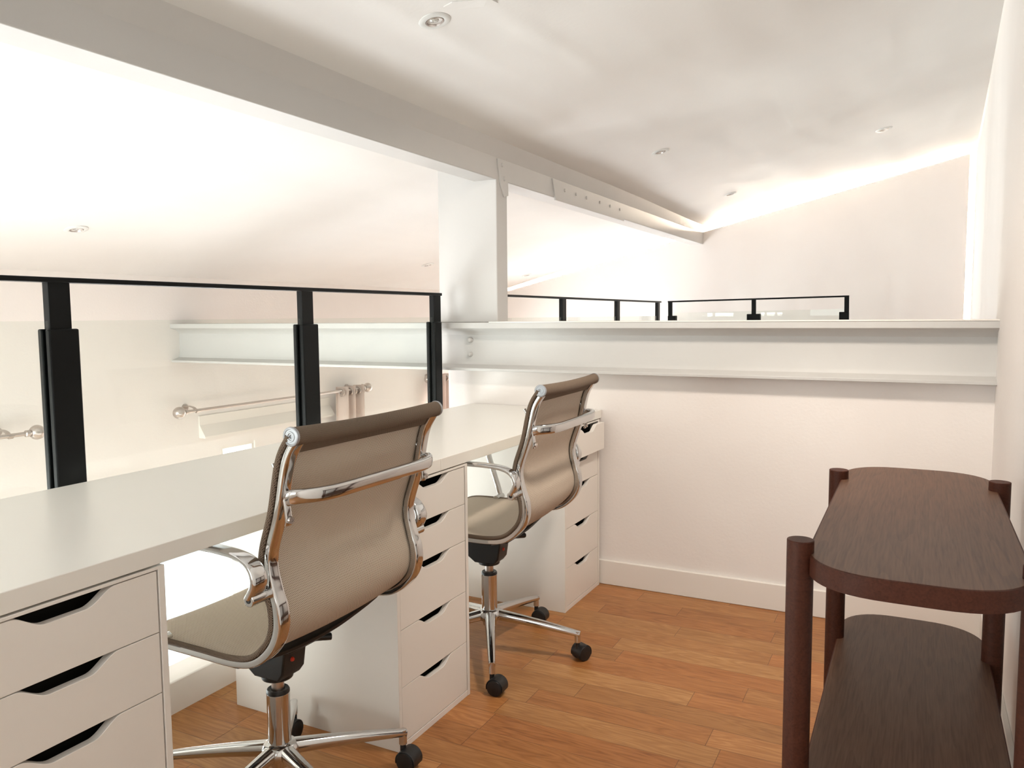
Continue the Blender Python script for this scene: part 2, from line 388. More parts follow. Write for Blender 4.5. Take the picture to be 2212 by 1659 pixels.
# I-beam: flanges, web, plaster-covered bolts
bm = bmesh.new()
prof = [(1.045, 1.100), (1.045, 1.075), (1.051, 1.073), (1.090, 1.060), (1.102, 1.045), (1.102, 0.930), (1.092, 0.914), (1.052, 0.902),
        (1.045, 0.900), (1.045, 0.888), (1.235, 0.888), (1.235, 1.100)]
prism(bm, prof, 'y', -1.40, YWIN+.01)
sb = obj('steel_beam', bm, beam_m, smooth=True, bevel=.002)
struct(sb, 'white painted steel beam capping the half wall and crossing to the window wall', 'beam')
bm = bmesh.new()
for zb, rr in ((1.022, .012), (0.958, .010)):
    lathe(bm, [(0, .014), (rr*.7, .011), (rr, .004), (rr*1.1, -.004)], 12, Matrix.Translation((1.098, .625, zb)) @ Matrix.Rotation(-PI/2, 4, 'Y'))
obj('bolt', bm, beam_m, sb)
bm = bmesh.new()
box(bm, 1.043, 1.24, -1.40, 0.50, 1.0995, 1.1040)
struct(obj('trim_2', bm, trim_m, bevel=.001))

# column standing on the beam up to the ceiling
cx0, cx1, cy0, cy1 = XW, 1.205, 0.488, 0.788
bm = bmesh.new(); vs = box(bm, cx0, cx1, cy0, cy1, 1.10, 1.80)
for v in vs:
    if v.co.z > 1.5: v.co.z = zc(v.co.y) + .01
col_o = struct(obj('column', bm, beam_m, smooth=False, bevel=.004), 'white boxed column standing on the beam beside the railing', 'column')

# ceiling purlin
PY = 0.487
bm = bmesh.new(); prism(bm, [(PY, 1.718), (PY+.115, 1.718), (PY+.115, 1.85), (PY, 1.86)], 'x', XB, XG)
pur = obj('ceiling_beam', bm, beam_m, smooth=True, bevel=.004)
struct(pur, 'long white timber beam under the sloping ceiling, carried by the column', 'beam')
bm = bmesh.new(); prism(bm, [(PY+.002, 1.808), (PY-.045, zc(PY-.045)+.008), (PY+.05, zc(PY)+.01)], 'x', XB, XG)
obj('packing_strip', bm, beam_m, pur)
# gusset and splice plates with bolts
bm = bmesh.new(); prism(bm, [(1.105, 1.807), (1.175, 1.80), (1.205, 1.70), (1.205, 1.66), (1.165, 1.65), (1.13, 1.70)], 'y', PY-.006, PY+.002)
gp = obj('gusset_plate', bm, beam_m, pur, bevel=.001)
bm = bmesh.new()
for bx_, bz in ((1.145, 1.785), (1.165, 1.728)):
    lathe(bm, [(0, .007), (.007, .005), (.010, 0)], 12, Matrix.Translation((bx_, PY-.006, bz)) @ Matrix.Rotation(PI/2, 4, 'X'))
obj('bolt', bm, beam_m, gp)
bm = bmesh.new(); prism(bm, [(1.68, 1.807), (2.75, 1.807), (2.75, 1.705), (1.72, 1.705)], 'y', PY-.007, PY+.002)
sp_ = obj('splice_plate', bm, beam_m, pur, bevel=.001)
bm = bmesh.new()
for bx_ in (1.83, 1.98, 2.13, 2.33, 2.50, 2.67):
    lathe(bm, [(0, .006), (.006, .005), (.009, 0)], 12, Matrix.Translation((bx_, PY-.007, 1.768)) @ Matrix.Rotation(PI/2, 4, 'X'))
obj('bolt', bm, beam_m, sp_)

# windows of the lower room: frames, glass
def window(idx, x0, x1, z0, z1, y=YWIN+.16):
    e = bpy.data.objects.new('window_%d' % idx, None); COL.objects.link(e); e.location = ((x0+x1)/2, y, z0); e['kind'] = 'structure'
    hw = (x1-x0)/2; H = z1-z0; f = .055
    bm = B((-hw, hw, -.03, .03, 0, f), (-hw, hw, -.03, .03, H-f, H), (-hw, -hw+f, -.03, .03, f, H-f), (hw-f, hw, -.03, .03, f, H-f), (-.03, .03, -.03, .03, f, H-f))
    obj('window_frame', bm, trim_m, e, bevel=.003)
    obj('pane', B((-hw+f, hw-f, -.004, .004, f, H-f)), glass_m, e, smooth=False)
window(1, -1.75, -0.15, -1.7, 0.36)
window(2, 0.86, 2.34, -1.7, 0.20)
window(3, 3.62, 4.62, -1.7, 0.36)
# small upper light over window 2 with a sloped head
e = bpy.data.objects.new('window_4', None); COL.objects.link(e); e.location = (1.5025, YWIN+.03, .20); e['kind'] = 'structure'
obj('window_frame', B((-.135, .135, -.02, .02, .15, .17), (-.135, -.115, -.02, .02, 0, .15), (.115, .135, -.02, .02, 0, .15)), trim_m, e, bevel=.002)
obj('pane', B((-.115, .115, -.003, .003, 0, .15)), glass_m, e, smooth=False)
# sloped head board over window 2
bm = bmesh.new(); prism(bm, [(YWIN+.01, .57), (YWIN-.008, .57), (YWIN-.008, .516), (YWIN-.05, .452), (YWIN-.05, .442), (YWIN+.01, .442)], 'x', 1.21, 2.34)
struct(obj('trim_3', bm, trim_m, smooth=False))
# unseen rear window, added to go with the fill light
e = bpy.data.objects.new('window_5', None); COL.objects.link(e); e.location = (XB-.05, -.2, .6); e['kind'] = 'structure'
obj('window_frame', B((-.03, .03, -.75, .75, 0, .05), (-.03, .03, -.75, .75, 1.05, 1.1), (-.03, .03, -.75, -.70, .05, 1.05), (-.03, .03, .70, .75, .05, 1.05), (-.03, .03, -.025, .025, .05, 1.05)), trim_m, e, bevel=.003)
obj('pane', B((-.004, .004, -.70, .70, .05, 1.05)), glass_m, e, smooth=False)

e = bpy.data.objects.new('window_6', None); COL.objects.link(e); e.location = (XB-.05, 1.6, -.6); e['kind'] = 'structure'  # second unseen rear window, added for the fill towards the gable
obj('window_frame', B((-.03, .03, -.7, .7, 0, .05), (-.03, .03, -.7, .7, 1.75, 1.8), (-.03, .03, -.7, -.65, .05, 1.75), (-.03, .03, .65, .7, .05, 1.75), (-.03, .03, -.025, .025, .05, 1.75)), trim_m, e, bevel=.003)
obj('pane', B((-.004, .004, -.65, .65, .05, 1.75)), glass_m, e, smooth=False)

# ---------------------------------------------------------------- light strips behind the gable panel
t = thing('light_strip', 'warm light strip tucked behind the gable panel, washing the ceiling and right wall', 'light strip', (XP+.085, 0, 0))
bm = bmesh.new(); a = Vector((0, 0.42, zc(.42)-.040)); b_ = Vector((0, -1.40, zc(-1.40)-.040)); sweep(bm, [a, b_], sect(.014, .008, 6), up=(1, 0, 0))
obj('led_tape', bm, led_m, t)
a2 = Vector((0, -1.40, 2.18)); bm = bmesh.new(); sweep(bm, [a2, Vector((0, -1.40, .2))], sect(.014, .008, 6), up=(1, 0, 0)); obj('led_tape', bm, led_m, t)
bm = bmesh.new(); a = Vector((0, 2.3, zc(2.3)-.055)); b_ = Vector((0, 0.60, zc(.60)-.055)); sweep(bm, [a, b_], sect(.014, .008, 6), up=(1, 0, 0))
obj('led_tape', bm, led_m, t)

# ---------------------------------------------------------------- recessed ceiling spots
slope = math.atan(.234)
def make_spot():
    t = thing('ceiling_spotlight', '', 'spotlight')
    bm = bmesh.new(); lathe(bm, [(.026, .004), (.027, -.0035), (.031, -.0045), (.040, -.004), (.0455, -.0015), (.0465, .002)], 40); obj('trim_ring', bm, spot_m, t)
    bm = bmesh.new(); lathe(bm, [(.0262, .003), (.0255, -.004), (.0235, -.0045), (.0225, -.001), (.021, .012)], 40); obj('gimbal_ring', bm, steel_m, t)
    bm = bmesh.new(); lathe(bm, [(0, -.002), (.010, -.0012), (.018, .003), (.0222, .010)], 32); obj('lens', bm, lens_m, t)
    return t
spots = [(-.085, .03, 'white recessed spotlight nearest the camera, beside the cracked plaster at the picture top'),
         (.09, 1.93, 'recessed spotlight in the bright lower ceiling above the left railing post'),
         (2.72, 1.95, 'recessed spotlight in the bright ceiling just left of the column'),
         (4.31, 1.96, 'small recessed spotlight in the lower ceiling just right of the column'),
         (1.95, .00, 'recessed spotlight in the upper ceiling, middle one of the row beside the long beam'),
         (3.58, .00, 'recessed spotlight in the upper ceiling nearest the far end of the long beam'),
         (3.05, -.96, 'recessed spotlight in the upper ceiling nearest the right wall')]
SPOT_PX = [(939, 47), (165, 495), (924, 572), (1138, 594), (1427, 327), (1577, 422), (1910, 279)]
p0 = make_spot(); first = True
CO = Vector((-1.9656, -1.1618, 1.128))
for (x, y, lab), (px, py) in zip(spots, SPOT_PX):
    s = p0 if first else copy_tree(p0); first = False
    # where the sight line through the spot meets the ceiling plane
    d = F + R_*((px-1106)/1705.79) + U*((829.5-py)/1705.79); tt = (1.975-.234*CO.y-CO.z)/(d.z+.234*d.y); P = CO + d*tt
    if P.y > .5: tt = (1.9835-.251*CO.y-CO.z)/(d.z+.251*d.y); P = CO + d*tt
    wv = wave(P.x, P.y)
    s.location = (P.x, P.y, zc(P.y)+wv-.001); s.rotation_euler = (-slope, 0, 0)
    tag(s, lab, 'spotlight', 'ceiling spotlights')

# flaked plaster beside the nearest spot
bm = bmesh.new()
pts = [(-.061, .020), (-.040, .006), (-.023, -.001), (-.001, -.007), (.003, -.022), (.014, -.064), (.030, -.100), (-.02, -.095), (-.045, -.05), (-.066, -.01)]
lo = [bm.verts.new((x_, y_, zc(y_)+wave(x_, y_)-.003)) for x_, y_ in pts]; hi = [bm.verts.new((x_, y_, zc(y_)+.02)) for x_, y_ in pts]
bm.faces.new(lo); bm.faces.new(hi[::-1])
for k in range(len(pts)): bm.faces.new((lo[k], lo[(k+1) % len(pts)], hi[(k+1) % len(pts)], hi[k]))
fl = struct(obj('trim_4', bm, ceil_m, smooth=False), None, None)

# ---------------------------------------------------------------- desk tops
def desk(x0, x1, label):
    bm = B((x0, x1, 0.0, 0.618, 0.7035, 0.737)); o = obj('desk_top', bm, desk_m, bevel=.0012)
    return tag(o, label, 'desk', 'white desk tops')
desk(-2.20, -0.1435, 'long white desk top in the foreground, running out of the picture on the left')
desk(-0.1425, 1.098, 'white desk top at the far end, its right side against the half wall')

# ---------------------------------------------------------------- drawer units
UW, UD, UH = 0.36, 0.58, 0.70
DR = [(0.583, 0.692), (0.474, 0.5815), (0.3215, 0.4725), (0.1675, 0.320), (0.019, 0.166)]
def front_bm(z0, z1):
    h = z1-z0; hw = UW/2-.0155
    top = [(-hw, h)]
    a0, a1, dp = .086, .032, .0235
    for i in range(13):
        t_ = i/12; s_ = t_*t_*(3-2*t_); top.append((-a0+(a0-a1)*t_, h-dp*s_))
    for i in range(13):
        t_ = i/12; s_ = t_*t_*(3-2*t_); top.append((a1+(a0-a1)*t_, h-dp+dp*s_))
    top.append((hw, h)); poly = [(hw, 0), (-hw, 0)] + top
    bm = bmesh.new(); prism(bm, poly[::-1], 'y', 0, .016); return bm
def make_unit():
    t = thing('drawer_unit', '', 'drawer unit')
    h = UW/2; th = .013
    obj('cabinet_body', B((-h, -h+th, 0, UD, .0, UH), (h-th, h, 0, UD, .0, UH), (-h+th, h-th, .0, UD, UH-.006, UH),
             (-h+th, h-th, .001, UD, 0, .017), (-h+th, h-th, UD-.01, UD, .017, UH-.006)), unit_m, t, bevel=.0008)
    # the plate under the desk top
    for k, (z0, z1) in enumerate(DR):
        f = obj('drawer', front_bm(z0, z1), unit_m, t, bevel=.0008, loc=(0, .0015, z0))
        # drawer box behind the front, open at the top, dark inside
        H = z1-z0; hw = h-.024
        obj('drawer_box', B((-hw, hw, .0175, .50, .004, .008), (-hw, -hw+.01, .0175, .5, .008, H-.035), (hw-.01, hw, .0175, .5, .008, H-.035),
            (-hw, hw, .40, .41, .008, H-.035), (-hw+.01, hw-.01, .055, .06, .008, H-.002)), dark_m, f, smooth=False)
    return t
u0 = make_unit()
tag(u0, 'white five-drawer unit at the left picture edge under the foreground desk top', 'drawer unit', 'white drawer units under the desk')
u0.location = (-1.0446-.18, 0, 0)
u1 = copy_tree(u0); u1.location = (-.18, 0, 0)
tag(u1, 'white five-drawer unit standing between the two mesh chairs', 'drawer unit', 'white drawer units under the desk')
u2 = copy_tree(u0); u2.location = (1.0766-.18, 0, 0)
tag(u2, 'white five-drawer unit against the half wall, its top drawer slightly open', 'drawer unit', 'white drawer units under the desk')
tops = [c for c in COL.objects if c.parent == u2 and c.name.startswith('drawer') and c.location.z > .55]
for c in tops: c.location.y -= .028; c['label'] = 'drawer pulled slightly open'
COL.objects.update() if hasattr(COL.objects, 'update') else None

# ---------------------------------------------------------------- railings
YR1 = 0.74
def rail_posts(t, xs, y, ztop, lower=True, zbase=0.095, clamp_side=None, z_cl=1.105, along='x', cw=.078):
    """posts: slim upright above, wide black glass clamp below"""
    for i, xx in enumerate(xs):
        a = .028
        side = (clamp_side or {}).get(i, 0)
        lo, hi = -cw/2, cw/2
        if side < 0: hi = .016
        if side > 0: lo = -.016
        if along == 'x':
            bm = B((xx-a, xx+a, y-.012, y+.012, zbase, ztop)); cb = B((xx+lo, xx+hi, y-.024, y-.0065, zbase, z_cl)); ob = B((xx+lo, xx+hi, y+.0065, y+.024, zbase, z_cl))
        else:
            bm = B((y-.010, y+.010, xx-.016, xx+.016, zbase, ztop)); cb = B((y-.024, y-.0065, xx+lo, xx+hi, zbase, z_cl)); ob = B((y+.0065, y+.024, xx+lo, xx+hi, zbase, z_cl))
        p = obj('post', bm, black_m, t, bevel=.0015)
        obj('glass_clamp', cb, black_m, p, bevel=.004); obj('glass_clamp', ob, black_m, p, bevel=.004)
def px_(x): return -1.9656 + (x+1.9656)*1.0326
t = thing('railing', 'black steel railing with glass panels along the back of the desks', 'railing', (0, 0, 0))
posts = [px_(-1.634), px_(-.771), px_(.093), .992]
rail_posts(t, posts, YR1, 1.222, clamp_side={3: -1})
obj('handrail', B((-3.4, posts[-1]+.028, YR1-.02, YR1+.02, 1.219, 1.2315)), black_m, t, bevel=.002)
gx = [-3.4] + posts
for a, b_ in zip(gx, gx[1:]):
    obj('glass_panel', B((a+.006, b_-.030 if b_ == posts[-1] else b_-.004, YR1-.005, YR1+.005, .13, 1.1247)) if False else B((a+.0285, b_-.0285, YR1-.005, YR1+.005, .13, 1.1247)), glass_m, t, smooth=False)
t = thing('railing', 'black railing beyond the column along the far gallery, left of the gap', 'railing', (0, 0, 0))
fp = [px_(2.26), px_(3.19), px_(4.13)]
rail_posts(t, fp, YR1, 1.228, zbase=0.0, z_cl=1.075, cw=.05)
obj('handrail', B((1.25, fp[-1]+.045, YR1-.02, YR1+.02, 1.226, 1.238)), black_m, t, bevel=.002)
gx = [1.28] + fp
for a, b_ in zip(gx, gx[1:]): obj('glass_panel', B((a+.0285, b_-.0285, YR1-.005, YR1+.005, .13, 1.118)), glass_m, t, smooth=False)
t = thing('railing', 'black railing across the far gallery in front of the gable, right of the gap', 'railing', (0, 0, 0))
XR2 = 4.36; ys = [.625, -.035, -.70]
rail_posts(t, ys, XR2, 1.24, zbase=0.0, z_cl=1.128, along='y', clamp_side={0: -1, 2: 1}, cw=.10)
bm = B((XR2-.02, XR2+.02, ys[-1]-.016, ys[0]+.016, 1.236, 1.248))
obj('handrail', bm, black_m, t, bevel=.002)
for a, b_ in ((ys[1], ys[0]), (ys[2], ys[1])): obj('glass_panel', B((XR2-.005, XR2+.005, a+.017, b_-.017, .13, 1.150)), glass_m, t, smooth=False)
# tilt the last rail a touch so its far end rises
t.rotation_euler = (math.radians(-.85), 0, 0)

# ---------------------------------------------------------------- curtain rods and curtains
ROD_Y = YWIN-.10
def rod(x0, x1, z, label, ends):
    t = thing('curtain_rod', label, 'curtain rod', ((x0+x1)/2, ROD_Y, z), group='curtain rods'); h = (x1-x0)/2
    bm = bmesh.new(); cyl(bm, (-h, 0, 0), (h, 0, 0), .0095); obj('rod', bm, steel_m, t)
    for e_ in ends:
        bm = bmesh.new(); c = Matrix.Translation((e_*(h+.05), 0, 0)) @ Matrix.Rotation(e_*PI/2, 4, 'Y')
        lathe(bm, [(.010, -.055), (.015, -.052), (.015, -.035), (.011, -.033), (.011, -.027)] + [(.034*math.sin(a*PI/12), -.034*math.cos(a*PI/12)) for a in range(2, 13)], 24, c)
        obj('finial', bm, steel_m, t)
        bm = bmesh.new(); xx = e_*(h-.07)
        sweep(bm, spline([(xx, .099, .018), (xx, .06, .022), (xx, .02, .012), (xx, 0, -.012), (xx, -.014, 0)]), sect(.022, .004), up=(1, 0, 0))
        cyl(bm, (xx, .092, .012), (xx, .1, .012), .02)
        obj('bracket', bm, steel_m, t)
    return t
rod(-1.95, .166, .617, 'steel curtain rod on the window wall, cut off by the left picture edge', (1,))
rod(1.047, 2.60, .617, 'steel curtain rod on the window wall between the two left railing posts', (-1, 1))
rod(3.50, 4.60, .617, 'steel curtain rod on the window wall beside the right railing post', (-1,))
def curtain(x0, x1, folds, label, ph=0):
    t = thing('curtain', label, 'curtain', ((x0+x1)/2, ROD_Y, 0.645), group='pink curtains')
    bm = bmesh.new(); hw = (x1-x0)/2; n = folds*14; rows = 14; gg = []
    for j in range(rows+1):
        z = -3.0*(j/rows)**1.1; row = []
        for i in range(n+1):
            u = i/n; k = .85+.3*min(1, -z)
            row.append(bm.verts.new((-hw+2*hw*u + .006*math.sin(5*z+u*9), .035*k*math.sin(2*PI*folds*u+ph) + .006*math.sin(17*u+3*z), z)))
        gg.append(row)
    for j in range(rows):
        for i in range(n): bm.faces.new((gg[j][i], gg[j][i+1], gg[j+1][i+1], gg[j+1][i]))
    o = obj('cloth', bm, curtain_m, t); s = o.modifiers.new('thickness', 'SOLIDIFY'); s.thickness = .003
    for k in range(folds*2):
        u = (k+.5)/(folds*2)*1.0; xx = -hw + 2*hw*u
        if k % 2 == 0 or True:
            bm = bmesh.new(); lathe(bm, [(.014, -.004), (.024, -.006), (.029, 0), (.024, .006), (.014, .004), (.014, -.004)], 24, Matrix.Translation((xx, 0, -.038)) @ Matrix.Rotation(PI/2, 4, 'Y'))
            obj('eyelet', bm, steel_m, t)
curtain(2.335, 2.61, 3, 'pale pink curtain gathered at the right end of the middle rod', 1.2)
curtain(3.50, 3.80, 3, 'pale pink curtain hanging beside the right railing post', .4)

# ---------------------------------------------------------------- office chairs
PROF = [(-.270, .909), (-.243, .862), (-.221, .767), (-.197, .695), (-.193, .655), (-.203, .610), (-.212, .578), (-.212, .540), (-.194, .502), (-.152, .467), (-.095, .4545), (0, .4545), (.12, .455), (.19, .452), (.228, .438), (.248, .412), (.252, .390)]
def make_chair():
    t = thing('office_chair', '', 'office chair')
    P2 = spline([(0, y, z) for y, z in PROF], 7)
    W2 = .228
    def offs(d):
        out = []
        for i, p in enumerate(P2):
            tt = (P2[min(i+1, len(P2)-1)]-P2[max(i-1, 0)]).normalized(); nn = Vector((0, -tt.z, tt.y))  # towards sitter
            out.append(p + nn*d)
        return out
    ctr = offs(0); n_ = offs(.009)
    # mesh sling with its own UV in metres
    bm = bmesh.new(); uvl = bm.loops.layers.uv.new('UVMap'); nu = 14; rows = []; s = 0; ss = []
    for i, p in enumerate(n_):
        if i: s += (n_[i]-n_[i-1]).length
        ss.append(s); r_ = []
        for j in range(nu+1):
            xx = -W2-.010 + 2*(W2+.010)*j/nu
            sag = .010*(1-(xx/W2)**2) if 0 < i < len(n_)-1 else 0
            tt = (n_[min(i+1, len(n_)-1)]-n_[max(i-1, 0)]).normalized()
            q = p - Vector((0, -tt.z, tt.y))*sag
            r_.append(bm.verts.new((xx, q.y, q.z)))
        rows.append(r_)
    for i in range(len(rows)-1):
        for j in range(nu):
            f = bm.faces.new((rows[i][j], rows[i][j+1], rows[i+1][j+1], rows[i+1][j]))
            for lp, (a, b_) in zip(f.loops, ((i, j), (i, j+1), (i+1, j+1), (i+1, j))): lp[uvl].uv = ((2*(W2+.01))*b_/nu, ss[a])
    sl = obj('mesh_sling', bm, mesh_m, t); md = sl.modifiers.new('thickness', 'SOLIDIFY'); md.thickness = .003; md.offset = 0
    for sx in (-1, 1):
        bm = bmesh.new(); sweep(bm, [Vector((sx*(W2+.0105), p.y, p.z)) for p in n_], circ(.0055, 10)); 
        uvl = bm.loops.layers.uv.new('UVMap')
        for f in bm.faces:
            for lp in f.loops: lp[uvl].uv = (lp.vert.co.y*1.0, lp.vert.co.z*1.0)
        obj('edge_piping', bm, roll_m, sl)
    # top hem: doubled cloth under the roll
    bm = bmesh.new(); uvl = bm.loops.layers.uv.new('UVMap')
    h0 = [p for p in P2 if p.z > .877]; h0 = [h0[0], (h0[0]+h0[-1])/2, h0[-1]]
    tt = (h0[-1]-h0[0]).normalized(); nn = Vector((0, -tt.z, tt.y))
    for off in (-.0035,):
        for z_a, z_b in ((h0[0], h0[-1]),):
            q = [z_a+nn*off, z_b+nn*off, z_b+nn*(off+.006), z_a+nn*(off+.006)]
            vv = [[bm.verts.new((xx, a.y, a.z)) for a in q] for xx in (-W2+.006, W2-.006)]
            fs = [bm.faces.new((vv[0][k], vv[0][(k+1) % 4], vv[1][(k+1) % 4], vv[1][k])) for k in range(4)]
            bm.faces.new(vv[0][::-1]); bm.faces.new(vv[1])
    for f in bm.faces:
        for lp in f.loops: lp[uvl].uv = (lp.vert.co.x, lp.vert.co.z)
    obj('hem', bm, roll_m, sl)
    # roll
    top = P2[0]; ry, rz_ = top.y, top.z+.004
    bm = bmesh.new(); uvl = bm.loops.layers.uv.new('UVMap'); n = 28; hw = W2+.008; seg = 10; gg = []
    for k in range(seg+1):
        xx = -hw+2*hw*k/seg; bend = .006*(1-(xx/hw)**2)
        gg.append([bm.verts.new((xx, ry-bend+.0170*math.cos(2*PI*i/n), rz_-bend*.6+.0170*math.sin(2*PI*i/n))) for i in range(n)])
    for k in range(seg):
        for i in range(n):
            f = bm.faces.new((gg[k][i], gg[k][(i+1) % n], gg[k+1][(i+1) % n], gg[k+1][i]))
            for lp, (a, b_) in zip(f.loops, ((k, i), (k, i+1), (k+1, i+1), (k+1, i))): lp[uvl].uv = (2*hw*a/seg, .135*b_/n)
    rl = obj('back_roll', bm, roll_m, t)
    for sx in (-1, 1):
        bm = bmesh.new()
        lathe(bm, [(.0175, -.001), (.0184, .002), (.0180, .005), (.0160, .0060), (.0140, .0060), (.0132, .0048), (.0100, .0048), (.0092, .0060), (.0065, .0060), (.0055, .0045), (.0035, .0045), (.0028, .002), (0, .002)], 32,
              Matrix.Translation((sx*hw, ry, rz_)) @ Matrix.Rotation(sx*PI/2, 4, 'Y'))
        obj('end_cap', bm, silver_m, rl)
    # chrome side rails, thicker in the lumbar casting
    rc = offs(-.004)
    for sx in (-1, 1):
        bm = bmesh.new()
        def sc(u): 
            k = math.exp(-((u-.42)/.10)**2); return (1+.12*k, 1+.35*k)
        sweep(bm, [Vector((sx*(W2-.003), p.y, p.z)) for p in rc[1:]], sect(.028, .016, 5, 24), up=(1, 0, 0), scale=sc)
        obj('side_rail', bm, chrome_m, t)
    # back brace
    yb, zb = -.229, .795
    bm = bmesh.new()
    pth = [(-W2+.004, yb-.004, zb-.004), (-W2+.012, yb-.030, zb+.002), (-W2+.040, yb-.054, zb+.003), (-W2+.085, yb-.062, zb+.002), (-.06, yb-.064, zb+.002), (.06, yb-.064, zb+.002),
           (W2-.085, yb-.062, zb+.002), (W2-.040, yb-.054, zb+.003), (W2-.012, yb-.030, zb+.002), (W2-.004, yb-.004, zb-.004)]
    sweep(bm, spline(pth, 7), sect(.029, .015, 3, 24), up=(0, -.1, 1))
    br = obj('back_brace', bm, chrome_m, t)
    for sx in (-1, 1):
        bm = bmesh.new(); x_ = sx*(W2-.004)
        sweep(bm, spline([(x_, yb+.016, zb+.062), (x_, yb+.006, zb+.045), (x_, yb-.008, zb), (x_, yb-.014, zb-.04), (x_, yb-.012, zb-.052)]), sect(.017, .007, 3, 16), up=(1, 0, 0))
        k = obj('brace_bracket', bm, chrome_m, br)
        for dz, dy in ((.048, .001), (-.042, -.018)):
          bm = bmesh.new(); lathe(bm, [(0, .002), (.003, .002), (.0035, .004), (.0065, .004), (.0075, 0)], 14, Matrix.Translation((x_, yb+dy, zb+dz)) @ Matrix.Rotation(PI/2, 4, 'X'))
          obj('screw', bm, steel_m, br)
    # armrests
    for sx in (-1, 1):
        xa = sx*(W2+.038)
        path = [(xa, -.190, .612), (xa, -.203, .635), (xa, -.202, .655), (xa, -.188, .674), (xa, -.160, .685), (xa, -.11, .690), (xa, -.03, .691), (xa, .06, .690), (xa, .125, .684), (xa, .155, .662), (xa, .152, .630), (xa, .135, .575), (xa, .110, .50), (xa, .102, .472)]
        bm = bmesh.new()
        def sc(u): 
            k = max(0, 1-u*3.2); return (1+.25*k, 1+.25*k) if u < .7 else (1-.25*(u-.7)/.3, 1)
        sweep(bm, spline(path, 6), sect(.033, .013, 3.2, 20), up=(1, 0, 0), scale=sc)
        ar = obj('armrest', bm, chrome_m, t)
        bm = bmesh.new(); cyl(bm, (sx*(W2-.004), -.192, .608), (sx*(W2+.053), -.192, .608), .0125)
        obj('pivot_pin', bm, chrome_m, ar, bevel=.0015)
        bm = bmesh.new(); cyl(bm, (sx*(W2-.004), .100, .466), (sx*(W2+.050), .100, .466), .011)
        obj('pivot_pin', bm, chrome_m, ar, bevel=.0015)
        bm = bmesh.new(); lathe(bm, [(.0055, .0005), (.005, .0012), (0, .0010)], 16, Matrix.Translation((sx*(W2+.053), -.192, .608)) @ Matrix.Rotation(sx*PI/2, 4, 'Y')); obj('screw_recess', bm, plastic_m, ar)
    # stretchers under the sling
    for yy in (-.075, .165):
        bm = bmesh.new(); sweep(bm, spline([(-W2+.006, yy, .440), (-.17, yy, .430), (-.08, yy, .418), (0, yy, .415), (.08, yy, .418), (.17, yy, .430), (W2-.006, yy, .440)], 5), sect(.05, .012, 5, 16), up=(0, 1, 0))
        obj('stretcher', bm, plastic_m, t)
    # tilt mechanism
    bm = bmesh.new(); box(bm, -.050, .050, -.09, .19, .392, .410); 
    prism(bm, [(-.060, .394), (-.050, .330), (-.036, .312), (.036, .312), (.11, .365), (.14, .394)], 'x', -.036, .036)
    cyl(bm, (0, 0, .303), (0, 0, .345), .036); box(bm, -.10, .10, .135, .165, .380, .402)
    tm = obj('tilt_mechanism', bm, plastic_m, t, bevel=.004)
    bm = bmesh.new(); cyl(bm, (.02, -.02, .400), (.040, -.06, .392), .006, n=10); sweep(bm, spline([(.028, -.045, .397), (.042, -.062, .393), (.062, -.080, .390), (.078, -.092, .388)], 5), sect(.036, .017, 2.6, 16), up=(-.6, .8, 0)); obj('lever', bm, plastic_m, tm)
    bm = bmesh.new(); lathe(bm, [(0, .005), (.004, .004), (.0055, 0)], 14, Matrix.Translation((-.012, -.058, .362)) @ Matrix.Rotation(PI/2, 4, 'X')); obj('button', bm, red_m, tm)
    under = [tm]
    # column
    bm = bmesh.new(); cyl(bm, (0, 0, .245), (0, 0, .306), .0145); cy = obj('gas_lift', bm, steel_m, t)
    bm = bmesh.new(); cyl(bm, (0, 0, .135), (0, 0, .268), .0262, n=40); obj('column_sleeve', bm, chrome_m, cy, bevel=.001)
    bm = bmesh.new(); lathe(bm, [(.0155, .276), (.024, .277), (.0265, .273), (.0265, .2675), (.0155, .2675), (.0155, .276)], 32); obj('collar', bm, plastic_m, cy)
    # five-star base
    bm = bmesh.new(); lathe(bm, [(0, .092), (.020, .092), (.0225, .094), (.0255, .112), (.040, .116), (.0435, .124), (.0420, .136), (.036, .146), (.029, .150), (0, .150)], 48)
    obj('base_hub', bm, chrome_m, t)
    for k in range(5):
        a = BASE_A + k*2*PI/5; dv = Vector((math.cos(a), math.sin(a), 0))
        bm = bmesh.new(); sweep(bm, spline([dv*.030+Vector((0, 0, .130)), dv*.12+Vector((0, 0, .119)), dv*.22+Vector((0, 0, .104)), dv*.308+Vector((0, 0, .089))], 5), sect(.038, .036, 2.3, 20), scale=lambda u: 1-.46*u)
        cyl(bm, dv*.300+Vector((0, 0, .062)), dv*.300+Vector((0, 0, .098)), .0100, n=20)
        obj('base_leg', bm, chrome_m, t)
        # caster
        ca = a + CAST[k]; cd = Vector((math.cos(ca), math.sin(ca), 0)); ax = Vector((-cd.y, cd.x, 0)); o0 = dv*.300
        c0 = o0 + cd*.016 + Vector((0, 0, .0255))
        bm = bmesh.new(); cyl(bm, o0+Vector((0, 0, .030)), o0+Vector((0, 0, .064)), .0075, n=14)
        # hood: arc shell between wheels and over them
        nA = 14; A_ = []; 
        for s_ in (-1, 1):
            pass
        secs = []
        for i in range(nA+1):
            th = math.radians(-20 + 215*i/nA); rd = cd*math.cos(th) + Vector((0, 0, 1))*math.sin(th)
            secs.append([bm.verts.new(c0 + rd*rr + ax*ww) for rr, ww in ((.0262, -.0215), (.0278, -.0205), (.0278, .0205), (.0262, .0215))])
        for q0, q1 in zip(secs, secs[1:]):
            for i in range(4): bm.faces.new((q0[i], q0[(i+1) % 4], q1[(i+1) % 4], q1[i]))
        bm.faces.new(secs[0][::-1]); bm.faces.new(secs[-1])
